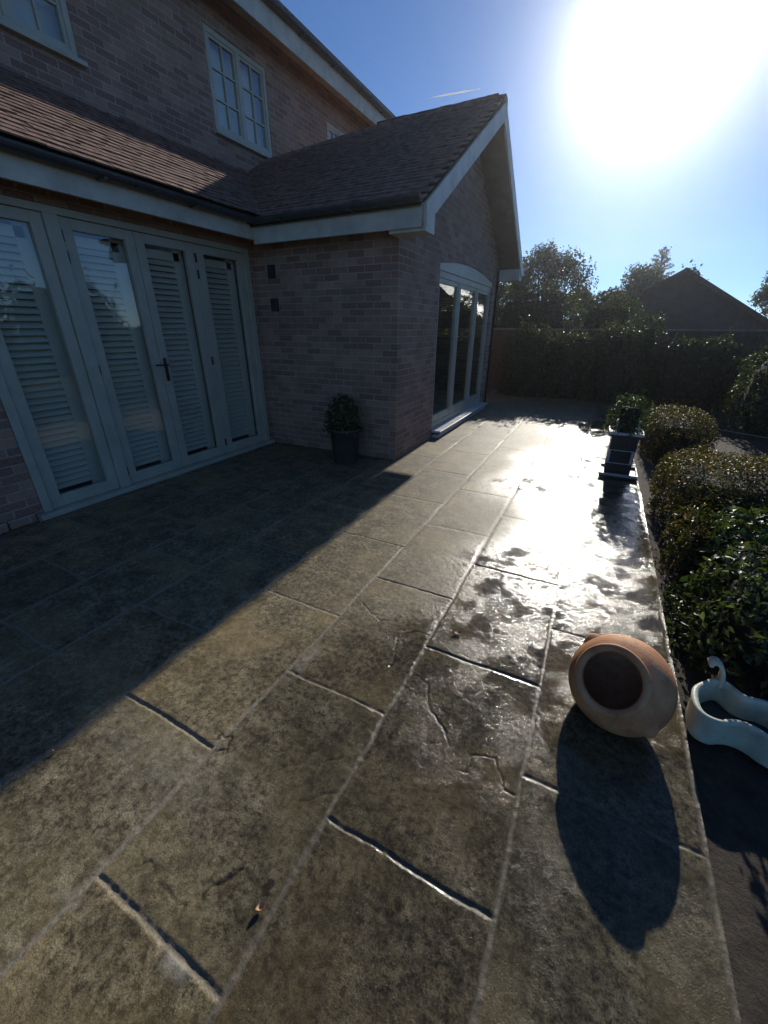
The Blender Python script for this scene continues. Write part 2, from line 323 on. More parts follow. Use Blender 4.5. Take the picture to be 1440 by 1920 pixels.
# fascias, soffits, gutters
f = MB(); f.box(-4.02, -3.99, -5, 4.40, 2.545, 2.73); f.build('fascia', M['white'], H)
MB().box(-4.268, -4.02, -5, 4.65, 2.60, 2.62).build('soffit', M['white'], H)
MB().box(-3.988, -1.83, 4.38, 4.41, 2.50, 2.70).build('fascia', M['white'], H)
MB().box(-4.0, -2.2, 4.41, 4.648, 2.55, 2.57).build('soffit', M['white'], H)
MB().box(-2.197, -1.80, 4.412, 4.66, 2.47, 2.70).build('eave_box', M['white'], H)
MB().box(-2.197, -1.80, 9.44, 9.70, 2.47, 2.70).build('eave_box', M['white'], H)
def gutter(p0, p1, r_=.055):
    g_ = MB(); p0, p1 = Vector(p0), Vector(p1); t = (p1 - p0).normalized(); s_ = t.cross(Vector((0, 0, 1))); vs = []
    for p in (p0, p1):
        for rr in (r_, r_ - .006):
            vs += [p + s_ * rr * math.cos(a) + Vector((0, 0, rr * math.sin(a))) for a in np.linspace(math.pi, 2 * math.pi, 11)]
    fs = [(i, i + 1, 22 + i + 1, 22 + i) for i in list(range(10)) + list(range(11, 21))] + [(0, 22, 33, 11), (10, 21, 43, 32)] + [(i, 11 + i, 12 + i, i + 1) for i in range(10)] + [(22 + i, 23 + i, 34 + i, 33 + i) for i in range(10)]
    L = (p1 - p0).length
    for k_ in range(int(L / .9)):
        c = p0 + t * (.4 + .9 * k_); g_.obox(c - s_ * .062 - Vector((0, 0, .062)), t * .03, s_ * .124, (0, 0, .012))
    return g_.add(vs, fs)
gutter((-3.93, -5, 2.775), (-3.93, 4.3, 2.745)).build('gutter', M['gutter'], H)
gutter((-3.9, 4.32, 2.735), (-1.82, 4.32, 2.74)).build('gutter', M['gutter'], H)
gutter((-1.82, 9.76, 2.735), (-3.9, 9.76, 2.74)).build('gutter', M['gutter'], H)
gutter((-5.06, -5, 5.74), (-5.06, 13, 5.72), .06).build('gutter', M['gutter'], H)
MB().box(-5.15, -5.12, -5, 13, 5.42, 5.70).build('fascia', M['white'], H)
MB().box(-5.498, -5.15, -5, 13, 5.60, 5.62).build('soffit', M['white'], H)
# tiled roofs: every course a row of slightly uneven plain tiles
def hiplim(x): return 7 - max(0, -3.4 - x) * .3
def tiles(o, u, s_, nu, ns, w=.165, gauge=.1, th=.013, clip=False):
    mb = MB(); o, u, s_ = Vector(o), Vector(u).normalized(), Vector(s_).normalized(); n = u.cross(s_).normalized()
    if n.z < 0: n = -n
    for j in range(ns):
        for i in range(nu):
            d = random.uniform(-.002, .004); sk = random.uniform(-.0025, .0025)
            c = o + u * (i * w + (w / 2 if j % 2 else 0) + .002) + s_ * (j * gauge - .01 + random.uniform(-.004, .004)) + n * (.012 + d)
            if clip and abs(c.y - 7) < 7 - hiplim(c.x) + .06: continue
            mb.obox(c, u * (w - .004) + n * sk, s_ * (gauge + .045) - n * .014, n * th)
    return mb
sl = Vector((-1.57, 0, .98))
tiles((-3.93, -3.2, 2.785), (0, 1, 0), sl, 56, 19).build('roof', M['tile'], H, fix=False)
MB().obox((-3.95, -5, 2.76), (0, 10.6, 0), (-1.57, 0, .98), (.0, 0, .02)).build('roof_deck', M['core'], H)
tiles((-1.80, 4.32, 2.685), (-1, 0, 0), (0, 2.68, 1.66), 24, 32, clip=True).build('roof', M['tile'], H, fix=False)
tiles((-1.80, 9.72, 2.685), (-1, 0, 0), (0, -2.68, 1.66), 24, 32, clip=True).build('roof', M['tile'], H, fix=False)
zr = lambda y: 2.665 + (2.68 - abs(y - 7.02)) * .619
for sg in (-1, 1):
    MB().prism([(-1.83, 7.02 + sg * 2.68, 2.665), (-5.6, 7.02 + sg * 2.68, 2.665), (-5.6, 7.02 + sg * .64, zr(6.38)), (-3.4, 7.02, zr(7.02)), (-1.83, 7.02, zr(7.02))], (0, 0, .02)).build('roof_deck', M['core'], H)
MB().prism([(-3.4, 7.02, 4.355), (-5.6, 6.38, zr(6.38) + .03), (-5.6, 7.66, zr(6.38) + .03)], (0, 0, .02)).build('roof', M['tile'], H)
hp = MB()
for sg in (-1, 1):
    for i in range(8):
        p0 = Vector((-3.4, 7.02, 4.345)).lerp(Vector((-5.6, 7.02 + sg * .64, zr(6.38) + .02)), i / 8); p1 = Vector((-3.4, 7.02, 4.345)).lerp(Vector((-5.6, 7.02 + sg * .64, zr(6.38) + .02)), (i + 1.04) / 8)
        hp.tube([p0, p1], [.055, .06], 8)
hp.build('hip_tiles', M['tile'], H)
rt = MB()
for i in range(5):
    c = -1.79 - i * .32
    rt.prism([(c, 7.02 + .11 * math.cos(a), 4.31 + .075 * math.sin(a)) for a in np.linspace(-.2, math.pi + .2, 9)], (-.33, 0, random.uniform(-.004, .004)))
rt.build('ridge_tiles', M['tile'], H)
# main roof: same plain tiles, courses as steps
mr = MB()
for j in range(30):
    x = -5.08 - j * .09; z = 5.79 + j * .07; mr.box(x - .11, x, -5, 13, z, z + .028)
mr.build('roof', M['tile'], H)
MB().obox((-5.12, -5, 5.72), (0, 18, 0), (-2.7, 0, 2.1), (-.03, 0, .03)).build('roof_deck', M['core'], H)
# barge boards
for sgn, y in ((1, 4.40), (-1, 9.70)):
    MB().obox((-1.815, y, 2.50), (0, sgn * 2.64, 1.62), (0, 0, .20), (.028, 0, 0)).build('bargeboard', M['white'], H)
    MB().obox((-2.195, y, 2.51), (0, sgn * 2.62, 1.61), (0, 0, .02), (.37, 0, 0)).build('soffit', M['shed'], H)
# door frame and four folding door leaves
P_ = M['paint']; fr = MB()
for y0, y1 in ((1.555, 1.625), (2.265, 2.375), (4.47, 4.555)): fr.box(-4.36, -4.262, y0, y1, .05, 2.44, .004)
fr.box(-4.36, -4.262, 1.555, 4.555, 2.44, 2.496, .004); fr.build('door_frame', P_, H)
MB().box(-4.38, -4.20, 1.50, 4.60, .002, .048, .008).build('door_sill', P_, H)
def door(y0, y1, x=-4.28, z0=.052, z1=2.436, st=.095, handle=None, slat_top=2.25, hinge=None):
    d = MB(); xb = x - .05
    d.box(xb, x, y0, y0 + st, z0, z1, .004); d.box(xb, x, y1 - st, y1, z0, z1, .004)
    d.box(xb, x - .001, y0 + st, y1 - st, z0, z0 + .11, .004); d.box(xb, x - .001, y0 + st, y1 - st, z1 - .085, z1, .004)
    o = d.build('door', P_, H)
    MB().box(xb + .018, xb + .024, y0 + st - .01, y1 - st + .01, z0 + .1, z1 - .075).build('pane', M['glass'], o)
    s_ = MB(); a, b = y0 + st + .01, y1 - st - .01; xs = x - .115
    s_.box(xs - .03, xs, a - .05, a + .02, z0, z1); s_.box(xs - .03, xs, b - .07, b + .05, z0, z1)
    z = z0 + .15
    while z < slat_top:
        s_.obox((xs - .045, a + .02, z + .024), (0, b - .07 - a - .02, 0), (.05, 0, -.046), (.006, 0, .006)); z += .056
    s_.box(xs - .03, xs, a, b, slat_top, slat_top + .08)
    s_.build('shutter', M['shutter'], o)
    if handle:
        h = MB(); h.box(x, x + .012, handle - .018, handle + .018, 1.05, 1.29, .004); h.tube([(x, handle, 1.22), (x + .055, handle, 1.22), (x + .06, handle - .03, 1.22), (x + .055, handle - .15, 1.225)], .009, 10)
        h.build('handle', M['dark'], o, True)
    for hy in (hinge or []):
        for hz in (.2, 1.22, 2.14, 2.3): MB().box(x, x + .014, hy - .008, hy + .008, hz - .045, hz + .045, .003).build('hinge', M['dark'], o)
    return o
door(1.63, 2.26); door(2.38, 3.035, hinge=[2.378]); door(3.04, 3.71, handle=3.085); door(3.755, 4.465, hinge=[3.73])
MB().box(-4.33, -4.282, 3.712, 3.753, .052, 2.436).build('door_mullion', P_, H)
# arched garden doors in the gable
fr = MB(); xg = -2.235
for y in (ya, 6.98, 8.03, yb - .08): fr.box(xg - .07, xg, y, y + .08, .14, 2.33, .004)
fr.box(xg - .07, xg + .002, ya + .002, yb - .002, 2.24, 2.33, .004); fr.box(xg - .07, xg + .002, ya + .002, yb - .002, .10, .20, .004)
fr.prism([(xg + .022, y, z - .003) for y, z in arch] + [(xg + .022, yb, 2.325), (xg + .022, ya, 2.325)], (-.08, 0, 0)); fr.build('door_frame', P_, H)
for y0, y1 in ((ya + .08, 6.98), (7.06, 8.03), (8.11, yb - .08)):
    d = MB(); d.box(xg - .06, xg - .01, y0, y0 + .06, .2, 2.24); d.box(xg - .06, xg - .01, y1 - .06, y1, .2, 2.24); d.box(xg - .06, xg - .012, y0 + .06, y1 - .06, .2, .32); d.box(xg - .06, xg - .012, y0 + .06, y1 - .06, 2.18, 2.24)
    o = d.build('door', P_, H); MB().box(xg - .04, xg - .034, y0 + .055, y1 - .055, .31, 2.19).build('pane', M['glass'], o)
MB().box(-2.3, -2.05, 5.98, 9.0, .085, .118, .006).build('door_sill', M['edge'], H)
MB().box(-2.2, -2.09, 6.0, 8.98, .0, .05, .006).build('door_step', M['edge'], H)
# upper windows
def window(y0, y1, z0, z1, x=-5.53, rows=3, cas=2):
    w = MB(); fx = .06
    w.box(x - .06, x + .02, y0, y0 + fx, z0, z1); w.box(x - .06, x + .02, y1 - fx, y1, z0, z1); w.box(x - .06, x + .018, y0 + fx, y1 - fx, z0, z0 + fx); w.box(x - .06, x + .018, y0 + fx, y1 - fx, z1 - fx, z1)
    cw = (y1 - y0 - 2 * fx) / cas
    for i in range(1, cas): w.box(x - .06, x + .017, y0 + fx + i * cw - .03, y0 + fx + i * cw + .03, z0 + fx, z1 - fx)
    o = w.build('window', P_, H)
    MB().box(x - .05, x + .09, y0 - .04, y1 + .04, z0 - .045, z0 - .001, .005).build('sill', P_, o)
    b = MB()
    for i in range(cas):
        a0 = y0 + fx + i * cw + (.03 if i else 0) ; a1 = y0 + fx + (i + 1) * cw - (.03 if i < cas - 1 else 0); c = (a0 + a1) / 2
        b.box(x - .045, x + .006, a0, a0 + .035, z0 + fx, z1 - fx); b.box(x - .045, x + .006, a1 - .035, a1, z0 + fx, z1 - fx)
        b.box(x - .045, x + .005, a0 + .035, a1 - .035, z0 + fx, z0 + fx + .035); b.box(x - .045, x + .005, a0 + .035, a1 - .035, z1 - fx - .035, z1 - fx)
        b.box(x - .03, x + .002, c - .011, c + .011, z0 + fx + .035, z1 - fx - .035)
        for j in range(1, rows):
            zz = z0 + fx + (z1 - z0 - 2 * fx) * j / rows; b.box(x - .03, x + .001, a0 + .035, c - .011, zz - .011, zz + .011); b.box(x - .03, x + .001, c + .011, a1 - .035, zz - .011, zz + .011)
    b.build('glazing_bars', P_, o)
    MB().box(x - .024, x - .018, y0 + fx, y1 - fx, z0 + fx, z1 - fx).build('pane', M['glass'], o)
    MB().box(x - .16, x - .15, y0 - .02, y1 + .02, z0, z1).build('blind', M['shutter'], o)
window(5.53, 6.71, 4.13, 5.22); window(2.52, 3.72, 4.13, 5.22); window(8.37, 9.3, 4.2, 5.14)
for z0, z1 in ((2.17, 2.32), (1.79, 1.94)):
    v = MB(); v.box(-4.05, -3.93, 4.636, 4.649, z0, z1)
    for i in range(5): v.box(-4.04, -3.94, 4.628, 4.637, z0 + .015 + i * .027, z0 + .03 + i * .027)
    v.build('air_vent', M['dark'], H)
# rubble plinth course at the wall foot
pl = MB(); y = -1.
while y < 1.5:
    L = random.uniform(.15, .3); pl.box(-4.268, -4.235 + random.uniform(-.01, .015), y, min(y + L - .012, 1.49), .002, .075 + random.uniform(-.01, .012), .008); y += L
pl.build('plinth', B, H)

# ------------------------------------------------------------------ terracotta urn lying on its side
C = Vector((.345, 1.635, .172)); ax = Vector((-.38, -.66, .60)).normalized()
U = empty('terracotta_urn', (C.x, C.y, 0), 'round terracotta urn lying on its side on the wet slabs, mouth facing the camera', 'urn')
mt = Matrix.Translation(C) @ ax.to_track_quat('Z', 'Y').to_matrix().to_4x4() @ Matrix.Diagonal((1.17, 1.17, .86, 1))
prof = [(.0, -.185), (.06, -.186), (.085, -.18), (.12, -.155), (.152, -.11), (.172, -.06), (.18, -.005), (.176, .04), (.162, .082), (.142, .112), (.122, .130), (.114, .139), (.119, .145), (.125, .152), (.126, .160), (.121, .167), (.111, .169), (.101, .165), (.097, .154), (.097, .138), (.118, .118), (.148, .075), (.163, .03), (.166, -.01), (.158, -.06), (.135, -.11), (.08, -.155), (0, -.165)]
MB().lathe(prof, mt, 96).build('body', M['terra'], U, True)
for a in (150, 334):
    lug = MB(); t = R(a); e = Vector((math.cos(t), math.sin(t), 0)); s_ = Vector((-math.sin(t), math.cos(t), 0))
    zc = .045; rr = .176
    pts = []; n1 = 9
    for i in range(n1):
        ph = -1 + 2 * i / (n1 - 1); hgt = .018 * (1 - abs(ph) ** 2.2)
        for wz, wr in ((-.026, -.012), (-.012, hgt * .7), (0, hgt), (.010, hgt * .6), (.022, -.012)):
            pts.append(mt @ (e * (rr + wr - .004 * abs(ph)) + s_ * ph * .036 + Vector((0, 0, zc + wz))))
    fs = [(i * 5 + j, i * 5 + j + 1, i * 5 + 6 + j, i * 5 + 5 + j) for i in range(n1 - 1) for j in range(4)]
    lug.add(pts, fs); lug.build('lug_handle', M['terra'], U, True)

# ------------------------------------------------------------------ wavy pale green planter
def chaikin(p, k=3, closed=True):
    for _ in range(k):
        q = []
        for i in range(len(p) if closed else len(p) - 1):
            a, b = Vector(p[i]), Vector(p[(i + 1) % len(p)]); q += [a * .75 + b * .25, a * .25 + b * .75]
        p = q
    return p
G = empty('wavy_planter', (.95, 1.74, 0), 'low pale green planter with wavy sides and a curled tab, beside the terracotta urn', 'planter')
rim = chaikin([(.63, 1.70), (.645, 1.635), (.71, 1.615), (.77, 1.655), (.83, 1.655), (.88, 1.61), (.96, 1.60), (1.02, 1.65), (1.1, 1.64), (1.16, 1.70), (1.15, 1.79), (1.06, 1.83), (.98, 1.81), (.91, 1.85), (.83, 1.83), (.79, 1.90), (.74, 1.90), (.69, 1.85), (.64, 1.79)])
n = len(rim); cen = Vector((.9, 1.73)); g = MB(); rows_ = []
def ringat(sc, z): return [Vector((cen.x + (p.x - cen.x) * sc, cen.y + (p.y - cen.y) * (sc if sc > .97 else sc * .98), z + .006 * math.sin(i * .31))) for i, p in enumerate(rim)]
def inset(d, z):
    q = []
    for i, p in enumerate(rim):
        t = (rim[(i + 1) % n] - rim[i - 1]).normalized(); q.append(Vector((p.x - t.y * d, p.y + t.x * d, z)))
    return q
prof2 = [(.012, .002), (.007, .012), (.003, .07), (.0, .125), (-.004, .142), (.0, .15), (.010, .152), (.020, .147), (.024, .13), (.028, .04)]
for d, z in prof2: rows_ += inset(d, z)
fs = [(i * n + j, i * n + (j + 1) % n, (i + 1) * n + (j + 1) % n, (i + 1) * n + j) for i in range(len(prof2) - 1) for j in range(n)]
g.add(rows_, fs); g.build('rim_wall', M['green'], G, True)
g = MB(); bt = inset(.02, .035); g.add(bt + [p + Vector((0, 0, -.02)) for p in bt], [tuple(range(n)), tuple(range(n, 2 * n))[::-1]]); g.build('base', M['tub'], G)
tabp = [(.755, 1.885, .10), (.765, 1.90, .145), (.765, 1.915, .18), (.75, 1.925, .21), (.728, 1.925, .222), (.712, 1.92, .212), (.712, 1.918, .198)]
tabp = chaikin(tabp, 2, False); tw = MB(); m = len(tabp); vs = []
for i, p in enumerate(tabp):
    t = (tabp[min(i + 1, m - 1)] - tabp[max(i - 1, 0)]).normalized(); nn_ = t.cross(Vector((0, 1, 0))).normalized(); w = .03 - .006 * math.sin(math.pi * i / m)
    vs += [p + Vector((0, w, 0)) + nn_ * .007, p + nn_ * .010, p - Vector((0, w, 0)) + nn_ * .007, p - Vector((0, w, 0)) - nn_ * .007, p - nn_ * .009, p + Vector((0, w, 0)) - nn_ * .007]
tw.add(vs, [(i * 6 + j, i * 6 + (j + 1) % 6, i * 6 + 6 + (j + 1) % 6, i * 6 + 6 + j) for i in range(m - 1) for j in range(6)] + [(5, 4, 3, 2, 1, 0), tuple(range(6 * m - 6, 6 * m))]); tw.build('curled_tab', M['green'], G, True)

# ------------------------------------------------------------------ tall planter stand at the patio edge
S = empty('planter_stand', (.42, 5.4, 0), 'tall dark planter stand with pale edged trays on the patio edge by the hedges', 'plant stand')
def tray(x0, x1, y0, y1, z, e=.012, skew=0):
    t = MB(); t.box(x0, x1, y0, y1, z - .02, z)
    q = MB(); q.box(x0, x1, y0, y0 + e, z + .001, z + .03); q.box(x0, x1, y1 - e, y1, z + .001, z + .03); q.box(x0, x0 + e, y0 + e, y1 - e, z + .001, z + .029); q.box(x1 - e, x1, y0 + e, y1 - e, z + .001, z + .029)
    a = t.build('tray', M['dark'], S); q.build('rim', M['edge'], a)
tray(.22, .62, 5.18, 5.58, .03); tray(.23, .58, 5.22, 5.56, .50)
MB().box(.27, .54, 5.27, 5.52, .03, .478).build('box_body', M['dark'], S)
q = MB(); q.box(.27, .295, 5.262, 5.268, .16, .32); q.box(.505, .535, 5.262, 5.268, .16, .32); q.box(.296, .504, 5.263, 5.268, .16, .168); q.box(.296, .504, 5.263, 5.268, .312, .32); q.build('panel_edge', M['edge'], S)
for x in (.285, .505): MB().box(x, x + .02, 5.3, 5.32, .531, .66).build('upright', M['edge'], S)

# ------------------------------------------------------------------ planting
def boxpts(n, x0, x1, y0, y1, z0, z1, rnd=.12, sd=0, lump=.05, depth=.05):
    """points on the surface of a clipped rounded bush, thinned by noise"""
    c = np.array([(x0 + x1) / 2, (y0 + y1) / 2, z0]); h = np.array([(x1 - x0) / 2, (y1 - y0) / 2, z1 - z0])
    d = rng.normal(0, 1, (n * 2, 3)); d[:, 2] = np.abs(d[:, 2]) * .9; d /= np.linalg.norm(d, axis=1)[:, None]
    p = 1 / rnd_p(rnd); s = (np.abs(d / 1.) ** rnd_p(rnd)).sum(1) ** (-1 / rnd_p(rnd)); q = d * s[:, None]
    nr = np.sign(q) * np.abs(q) ** (rnd_p(rnd) - 1); nr /= np.linalg.norm(nr, axis=1)[:, None]
    l = fbm(q[:, 0] * 3 + sd + q[:, 2] * 2, q[:, 1] * 3 + q[:, 2] * 2.3, 200 + sd, 3)
    P = c + q * h; P += nr * (lump * l)[:, None] - nr * (rng.exponential(depth, len(P)))[:, None]
    keep = fbm(P[:, 0] * 9 + sd, P[:, 1] * 9 + P[:, 2] * 11, 300 + sd, 2) > -.55 ; P, nr = P[keep][:n], nr[keep][:n]
    return P, nr
def rnd_p(r_): return 2 + (.3 - r_) * 22
def bush(name, label, cat, x0, x1, y0, y1, z0, z1, n, size, mat, rnd=.15, sd=0, group=None, asp=.55, lump=.05, sprigs=40):
    o = empty(name, ((x0 + x1) / 2, (y0 + y1) / 2, 0), label, cat, group)
    P, N = boxpts(n, x0, x1, y0, y1, z0, z1, rnd, sd, lump)
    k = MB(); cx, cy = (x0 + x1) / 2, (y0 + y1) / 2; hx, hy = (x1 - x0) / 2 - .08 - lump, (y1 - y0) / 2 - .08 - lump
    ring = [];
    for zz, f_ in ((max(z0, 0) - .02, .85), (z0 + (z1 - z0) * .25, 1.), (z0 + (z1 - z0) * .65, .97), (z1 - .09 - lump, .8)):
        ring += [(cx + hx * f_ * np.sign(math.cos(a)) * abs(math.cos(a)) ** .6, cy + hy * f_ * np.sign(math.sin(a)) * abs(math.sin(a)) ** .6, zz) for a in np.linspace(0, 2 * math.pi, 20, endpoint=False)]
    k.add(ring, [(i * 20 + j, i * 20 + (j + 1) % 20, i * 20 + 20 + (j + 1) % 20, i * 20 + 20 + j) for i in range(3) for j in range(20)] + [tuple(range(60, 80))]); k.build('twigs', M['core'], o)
    Q = []; QN = []
    for i in rng.choice(len(P), sprigs):
        if P[i, 2] < z0 + (z1 - z0) * .4: continue
        d = N[i] * .7 + rng.normal(0, .35, 3) + [0, 0, .5]; d /= np.linalg.norm(d); L = rng.uniform(.04, .13) * size / .03
        for u in np.linspace(.2, 1, 6): Q.append(P[i] + d * L * u + rng.normal(0, size * .25, 3)); QN.append(d)
    leaves('foliage', np.concatenate([P, np.array(Q).reshape(-1, 3)]), np.concatenate([N, np.array(QN).reshape(-1, 3)]), size, mat, o, .75, asp)
    return o
grp = 'low clipped hedges along the patio'
bush('box_hedge', 'low clipped box hedge farther from the camera, beside the planter stand', 'hedge', .72, 1.52, 6.2, 7.6, 0, .56, 11000, .030, M['leafy'], .12, 1, grp)
bush('box_hedge', 'low clipped box hedge nearer the camera with brownish sunlit top', 'hedge', .70, 1.75, 3.75, 4.95, 0, .56, 15000, .026, M['leafy'], .12, 2, grp)
bush('leafy_shrub', 'dark leafy shrub with broad leaves in front of the nearer box hedge', 'shrub',   .80, 1.75, 2.35, 3.5, -.1, .46, 5500, .055, M['shrub'], .2, 3, None, .6, .09, 60)
bush('small_shrub', 'small twiggy shrub with thin grassy leaves right at the patio edge', 'shrub', .66, .98, 3.0, 3.6, -.05, .40, 1600, .04, M['leafy'], .25, 4, None, .25, .05, 40)
bush('dark_bush', 'dark knee-high bush right behind the pale green wavy planter', 'bush', .70, 1.85, 2.0, 2.75, -.05, .58, 4200, .045, M['treeleaf'], .2, 5, None, .5, .06, 30)
bush('spreading_bush', 'large dark bush on the soil behind the farther box hedge, at the right edge', 'bush', 2.1, 4.6, 8.3, 9.9, 0, 1.45, 6000, .06, M['treeleaf'], .2, 61, None, .5, .12, 60)
bush('edging_plant', 'low creeping plant on the soil between patio edge and shrubs', 'plant', .64, .80, 2.1, 2.9, -.05, .12, 900, .03, M['shrub'], .25, 6, None, .45, .02, 20)
bush('potted_shrub', 'dark bushy plant standing on the tall planter stand', 'plant', .18, .62, 5.2, 5.6, .5, .92, 1500, .035, M['shrub'], .25, 7, None, .45, .04, 20)
grp = 'shrubs along the back fence'
bush('climbing_shrub', 'loose climber spilling over the back fence in front of the neighbouring gable', 'shrub', .55, 1.15, 11.3, 11.8, 0, 1.80, 2600, .055, M['shrub'], .25, 8, grp, .5, .12, 60)
bush('evergreen_shrub', 'tall dark evergreen shrub at the far corner of the brick wing', 'shrub', -3.4, -.9, 13.2, 14.6, 0, 2.6, 6000, .085, M['treeleaf'], .25, 9, grp, .5, .2, 80)
bush('evergreen_shrub', 'wide dark evergreen shrub between the far corner shrub and the neighbouring gable', 'shrub', -1.0, .75, 13.2, 14.4, 0, 2.38, 6000, .08, M['treeleaf'], .25, 10, grp, .5, .2, 80)

grp = 'dark bushes in front of the back fence'
for i, (x0, x1, z1, lb) in enumerate(((-2.3, -1.1, 1.62, 'leftmost dark bush in front of the back fence, beside the wing doors'), (-1.25, -.15, 1.5, 'dark bush in front of the back fence, second from the wing'), (-.3, .75, 1.66, 'dark bush at the fence straight behind the tall planter stand'), (1.05, 2.6, 1.4, 'low dark bush right of the loose climber at the fence'), (2.5, 4.6, 1.3, 'wide dark bush at the fence by the right edge of the picture'))):
    bush('fence_bush', lb, 'bush', x0, x1, 10.9 + .1 * (i % 2), 11.85, 0, z1, 3200, .07, M['treeleaf'], .22, 50 + i, grp, .5, .13, 40)
# potted tub in the corner
T = empty('dark_tub', (-2.75, 4.3, 0), 'dark tub planter standing in the shade against the brick wing', 'planter')
MB().lathe([(0, .0), (.15, .0), (.155, .01), (.19, .40), (.205, .405), (.205, .44), (.185, .44), (.18, .38), (0, .37)], Matrix.Translation((-2.75, 4.3, .004)), 40).build('body', M['tub'], T, True)
P, N = boxpts(1500, -2.98, -2.52, 4.08, 4.5, .38, .86, .28, 12, .05); leaves('foliage', P, N, .045, M['shrub'], T)
MB().tube([(-2.75, 4.3, .36), (-2.74, 4.3, .6)], [.02, .01], 6).build('stem', M['bark'], T)

# ------------------------------------------------------------------ fence
Fn = empty('garden_fence', (1, 12, 0), 'dark wooden board fence across the far end of the garden', 'fence')
b = MB(); x = -4.
while x < 13: b.box(x, x + .145, 12.0 + (.012 if int(x * 6.6) % 2 else 0), 12.02 + (.012 if int(x * 6.6) % 2 else 0), .03, 1.55 + random.uniform(-.004, .004)); x += .15
b.build('board_panel', M['fence'], Fn); MB().box(-4, 13, 11.985, 12.05, 1.56, 1.595).build('capping_rail', M['rail'], Fn)
for i in range(9): MB().box(-3.9 + i * 1.9, -3.8 + i * 1.9, 12.036, 12.13, -.03, 1.55).build('post', M['fence'], Fn)
W1 = MB().tube([(1.45, 6.6, .42), (2.2, 6.4, .38), (3.4, 6.2, .36)], .004, 5).build('garden_wire', M['wire']); tag(W1, 'thin pale wire stretched to the right from the farther box hedge', 'wire')

# ------------------------------------------------------------------ neighbouring gabled building
N_ = empty('gabled_outbuilding', (1.64, 16, 0), 'dark neighbouring outbuilding with a plain gable behind the fence', 'outbuilding')
MB().prism([(-.7, 16, 0), (3.98, 16, 0), (3.98, 16, 1.68), (1.64, 16, 3.08), (-.7, 16, 1.68)], (0, 5, 0)).build('wall', M['shed'], N_)
for s_ in (-1, 1):
    MB().obox((1.64 + s_ * .0, 15.8, 3.12), (s_ * 2.55, 0, -1.53), (0, 5.4, 0), (0, 0, .06)).build('roof', M['slate'], N_)
    MB().obox((1.64 + s_ * .01, 15.77, 3.03), (s_ * 2.55, 0, -1.53), (0, .028, 0), (0, 0, .155)).build('bargeboard', M['fence'], N_)
bush('roof_creeper', 'tuft of creeper leaves poking above the outbuilding ridge', 'creeper', 1.75, 2.35, 17.4, 17.9, 2.6, 3.32, 500, .09, M['treeleaf'], .28, 14, None, .6, .1, 20)

# ------------------------------------------------------------------ trees
def tree(name, label, x, y, h, cr, trunk_h, nl, size, sd, blobs=16, mat='treeleaf', group='trees beyond the fence', shoots=30, parent_cat='tree'):
    o = empty(name, (x, y, 0), label, 'tree', group); rs = np.random.default_rng(sd); t = MB()
    t.tube([(x, y, -.03), (x + .04, y, trunk_h * .5), (x - .03, y + .03, trunk_h), (x, y, h * .8)], [.05 * cr + .05, .04 * cr + .04, .03 * cr + .03, .01], 8)
    Ps = []; Ns = []
    for i in range(blobs):
        a = rs.uniform(0, 2 * math.pi); u = rs.uniform(0, 1); zz = trunk_h + (h - trunk_h) * (.08 + .84 * u); rr = cr * (math.sin(math.pi * min(1, .18 + .72 * u)) ** .7) * rs.uniform(.35, .85)
        c = np.array([x + rr * math.cos(a), y + rr * math.sin(a), zz]); br = cr * rs.uniform(.26, .44)
        t.tube([(x, y, trunk_h * .9 + (zz - trunk_h) * .3), tuple((c + [x, y, zz]) / 2), tuple(c)], [.02 * cr + .01, .012 * cr + .006, .005], 5)
        k = nl // blobs; d = rs.normal(0, 1, (k, 3)); d /= np.linalg.norm(d, axis=1)[:, None]
        Ps.append(c + d * br * rs.uniform(.25, 1.1, (k, 1)) * [1, 1, .8]); Ns.append(d)
    for i in range(shoots):
        j = rs.integers(len(Ps)); b_ = Ps[j][rs.integers(len(Ps[j]))]; dd = rs.normal(0, .35, 3) + [0, 0, 1]; dd /= np.linalg.norm(dd); L = cr * rs.uniform(.2, .5)
        t.tube([tuple(b_), tuple(b_ + dd * L)], .006, 4); k = 14
        Ps.append(b_ + dd * L * np.linspace(.1, 1, k)[:, None] + rs.normal(0, size * .6, (k, 3))); Ns.append(np.tile(dd, (k, 1)))
    t.build('trunk', M['bark'], o, True); leaves('crown', np.concatenate(Ps), np.concatenate(Ns), size, M[mat], o, .9, .55)
tree('broadleaf_tree', 'leafy tree with loose upright shoots just beyond the end of the brick wing', -2.3, 17, 4.1, 1.5, .9, 13000, .10, 5, 26, shoots=70)
tree('broadleaf_tree', 'rounded tree between the shooting tree and the gabled outbuilding', .55, 22, 3.9, 1.35, 1.3, 9000, .12, 6, 18)
tree('broadleaf_tree', 'smaller bushy tree touching the left roof slope of the outbuilding', 1.55, 23.5, 3.6, .9, 1.3, 6000, .12, 8, 14)
tree('broadleaf_tree', 'sparse tree at the right edge of the picture behind the outbuilding roof', 6.1, 24, 3.75, 1.0, 1.2, 3500, .11, 9, 14)
tree('broadleaf_tree', 'leafy tree peeping out from behind the far corner of the wing', -4.3, 19, 4.2, 1.5, .8, 9000, .12, 23, 18)
tree('broadleaf_tree', 'low dark tree filling the gap behind the shrubs', -.9, 20, 3.1, 1.2, .8, 7000, .12, 19, 16)
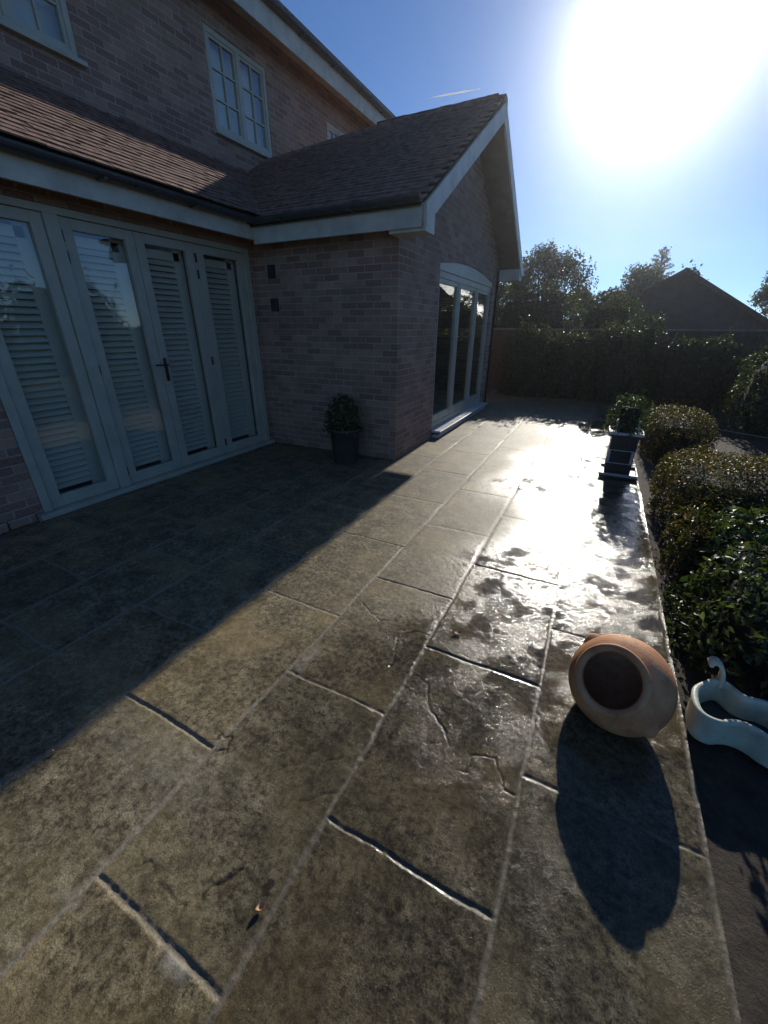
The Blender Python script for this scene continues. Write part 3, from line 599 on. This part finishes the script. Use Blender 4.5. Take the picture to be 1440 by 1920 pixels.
# conifer far away
o = empty('conifer_tree', (2.4, 40, 0), 'thin lone conifer with sparse branches far behind the outbuilding', 'tree', 'trees beyond the fence')
t = MB(); t.tube([(2.4, 40, -.03), (2.42, 40, 3.5), (2.5, 40, 7.1)], [.16, .10, .015], 8); Ps = []; Ns = []
for i in range(46):
    z = 3.4 + 3.55 * (i / 46); a = i * 2.4; L = (1.55 * (1 - (i / 46)) ** .7 + .12) * random.uniform(.7, 1.1); base = Vector((2.43, 40, z)); tip = base + Vector((math.cos(a) * L, math.sin(a) * L, .38 * L))
    t.tube([base, base.lerp(tip, .5) - Vector((0, 0, .04)), tip], [.04, .025, .01], 4)
    k = int(70 * L) + 12; u = rng.uniform(.3, 1, (k, 1)); Ps.append(np.array(base) + (np.array(tip) - np.array(base)) * u + rng.normal(0, .045, (k, 3))); Ns.append(rng.normal(0, 1, (k, 3)))
t.build('trunk', M['bark'], o); leaves('crown', np.concatenate(Ps), np.concatenate(Ns), .15, M['conif'], o, .9, .3)
# garden boundary on the right, seen mirrored in the glass doors
grp = 'tall hedge plants beyond the right edge, mirrored in the door glass'
for i, (y, h, w) in enumerate(((1.5, 2.75, 1.7), (5.2, 3.2, 1.6), (8.6, 2.9, 1.5))):
    bush('boundary_hedge', ('tall dark hedge plant to the right of the picture, first from the camera', 'tallest of the hedge plants to the right of the picture', 'tall dark hedge plant to the right, nearest the back fence')[i], 'hedge', 7.0, 8.6, y - w - .3, y + w + .3, 0, h, 3500, .13, M['treeleaf'], .22, 30 + i, grp, .55, .25, 60)

# ------------------------------------------------------------------ fallen leaves on the slabs
for i, (x, y, s_, a, lab) in enumerate(((-.44, 1.80, .045, .3, 'curled pinkish brown leaf lying on a dark wet slab'), (-.60, .37, .03, 1.2, 'small pale dry leaf lying by a long joint near the camera'), (-1.70, .36, .02, .5, 'tiny pale leaf lying on the dry slabs at the left'))):
    q = MB(); vs = []; k = 9
    for j in range(k):
        u = j / (k - 1) * 2 - 1; w = s_ * .28 * (1 - u * u) ** .7 + .0005
        for v_ in (-1, 0, 1): vs.append((x + (u * s_ * .5) * math.cos(a) - v_ * w * math.sin(a), y + (u * s_ * .5) * math.sin(a) + v_ * w * math.cos(a), .006 + .006 * abs(v_) + .008 * u * u))
    q.add(vs, [(j * 3 + m_, j * 3 + m_ + 1, j * 3 + 4 + m_, j * 3 + 3 + m_) for j in range(k - 1) for m_ in range(2)])
    tag(q.build('fallen_leaf', M['dryleaf'], None, True), lab, 'leaf', 'fallen leaves')
# vapour trail, high and far
c = Vector((-.3139, .8764, .3654)) * 1500; a = Vector((-.354, .8623, .362)) * 1530; e = Vector((-.2731, .8886, .3685)) * 1470
tag(MB().tube([a, a.lerp(e, .3), a.lerp(e, .7), e], [.3, 1.6, 1.9, .5], 10).build('vapour_trail', M['vapour'], None, True), kind='stuff')

# ------------------------------------------------------------------ haze: mist in the air lit by the low sun
hz = MB().box(-95, 95, -95, 95, -1.2, 14).build('haze', M['trail'])
hm = bpy.data.materials.new('mist'); hm.use_nodes = True; ht = hm.node_tree; ht.nodes.clear()
ho = ht.nodes.new('ShaderNodeOutputMaterial'); pv = ht.nodes.new('ShaderNodeVolumePrincipled')
pv.inputs['Color'].default_value = (.93, .96, 1, 1); pv.inputs['Density'].default_value = .0019; pv.inputs['Anisotropy'].default_value = .91
ht.links.new(pv.outputs[0], ho.inputs['Volume']); hz.data.materials.clear(); hz.data.materials.append(hm); tag(hz, kind='stuff')
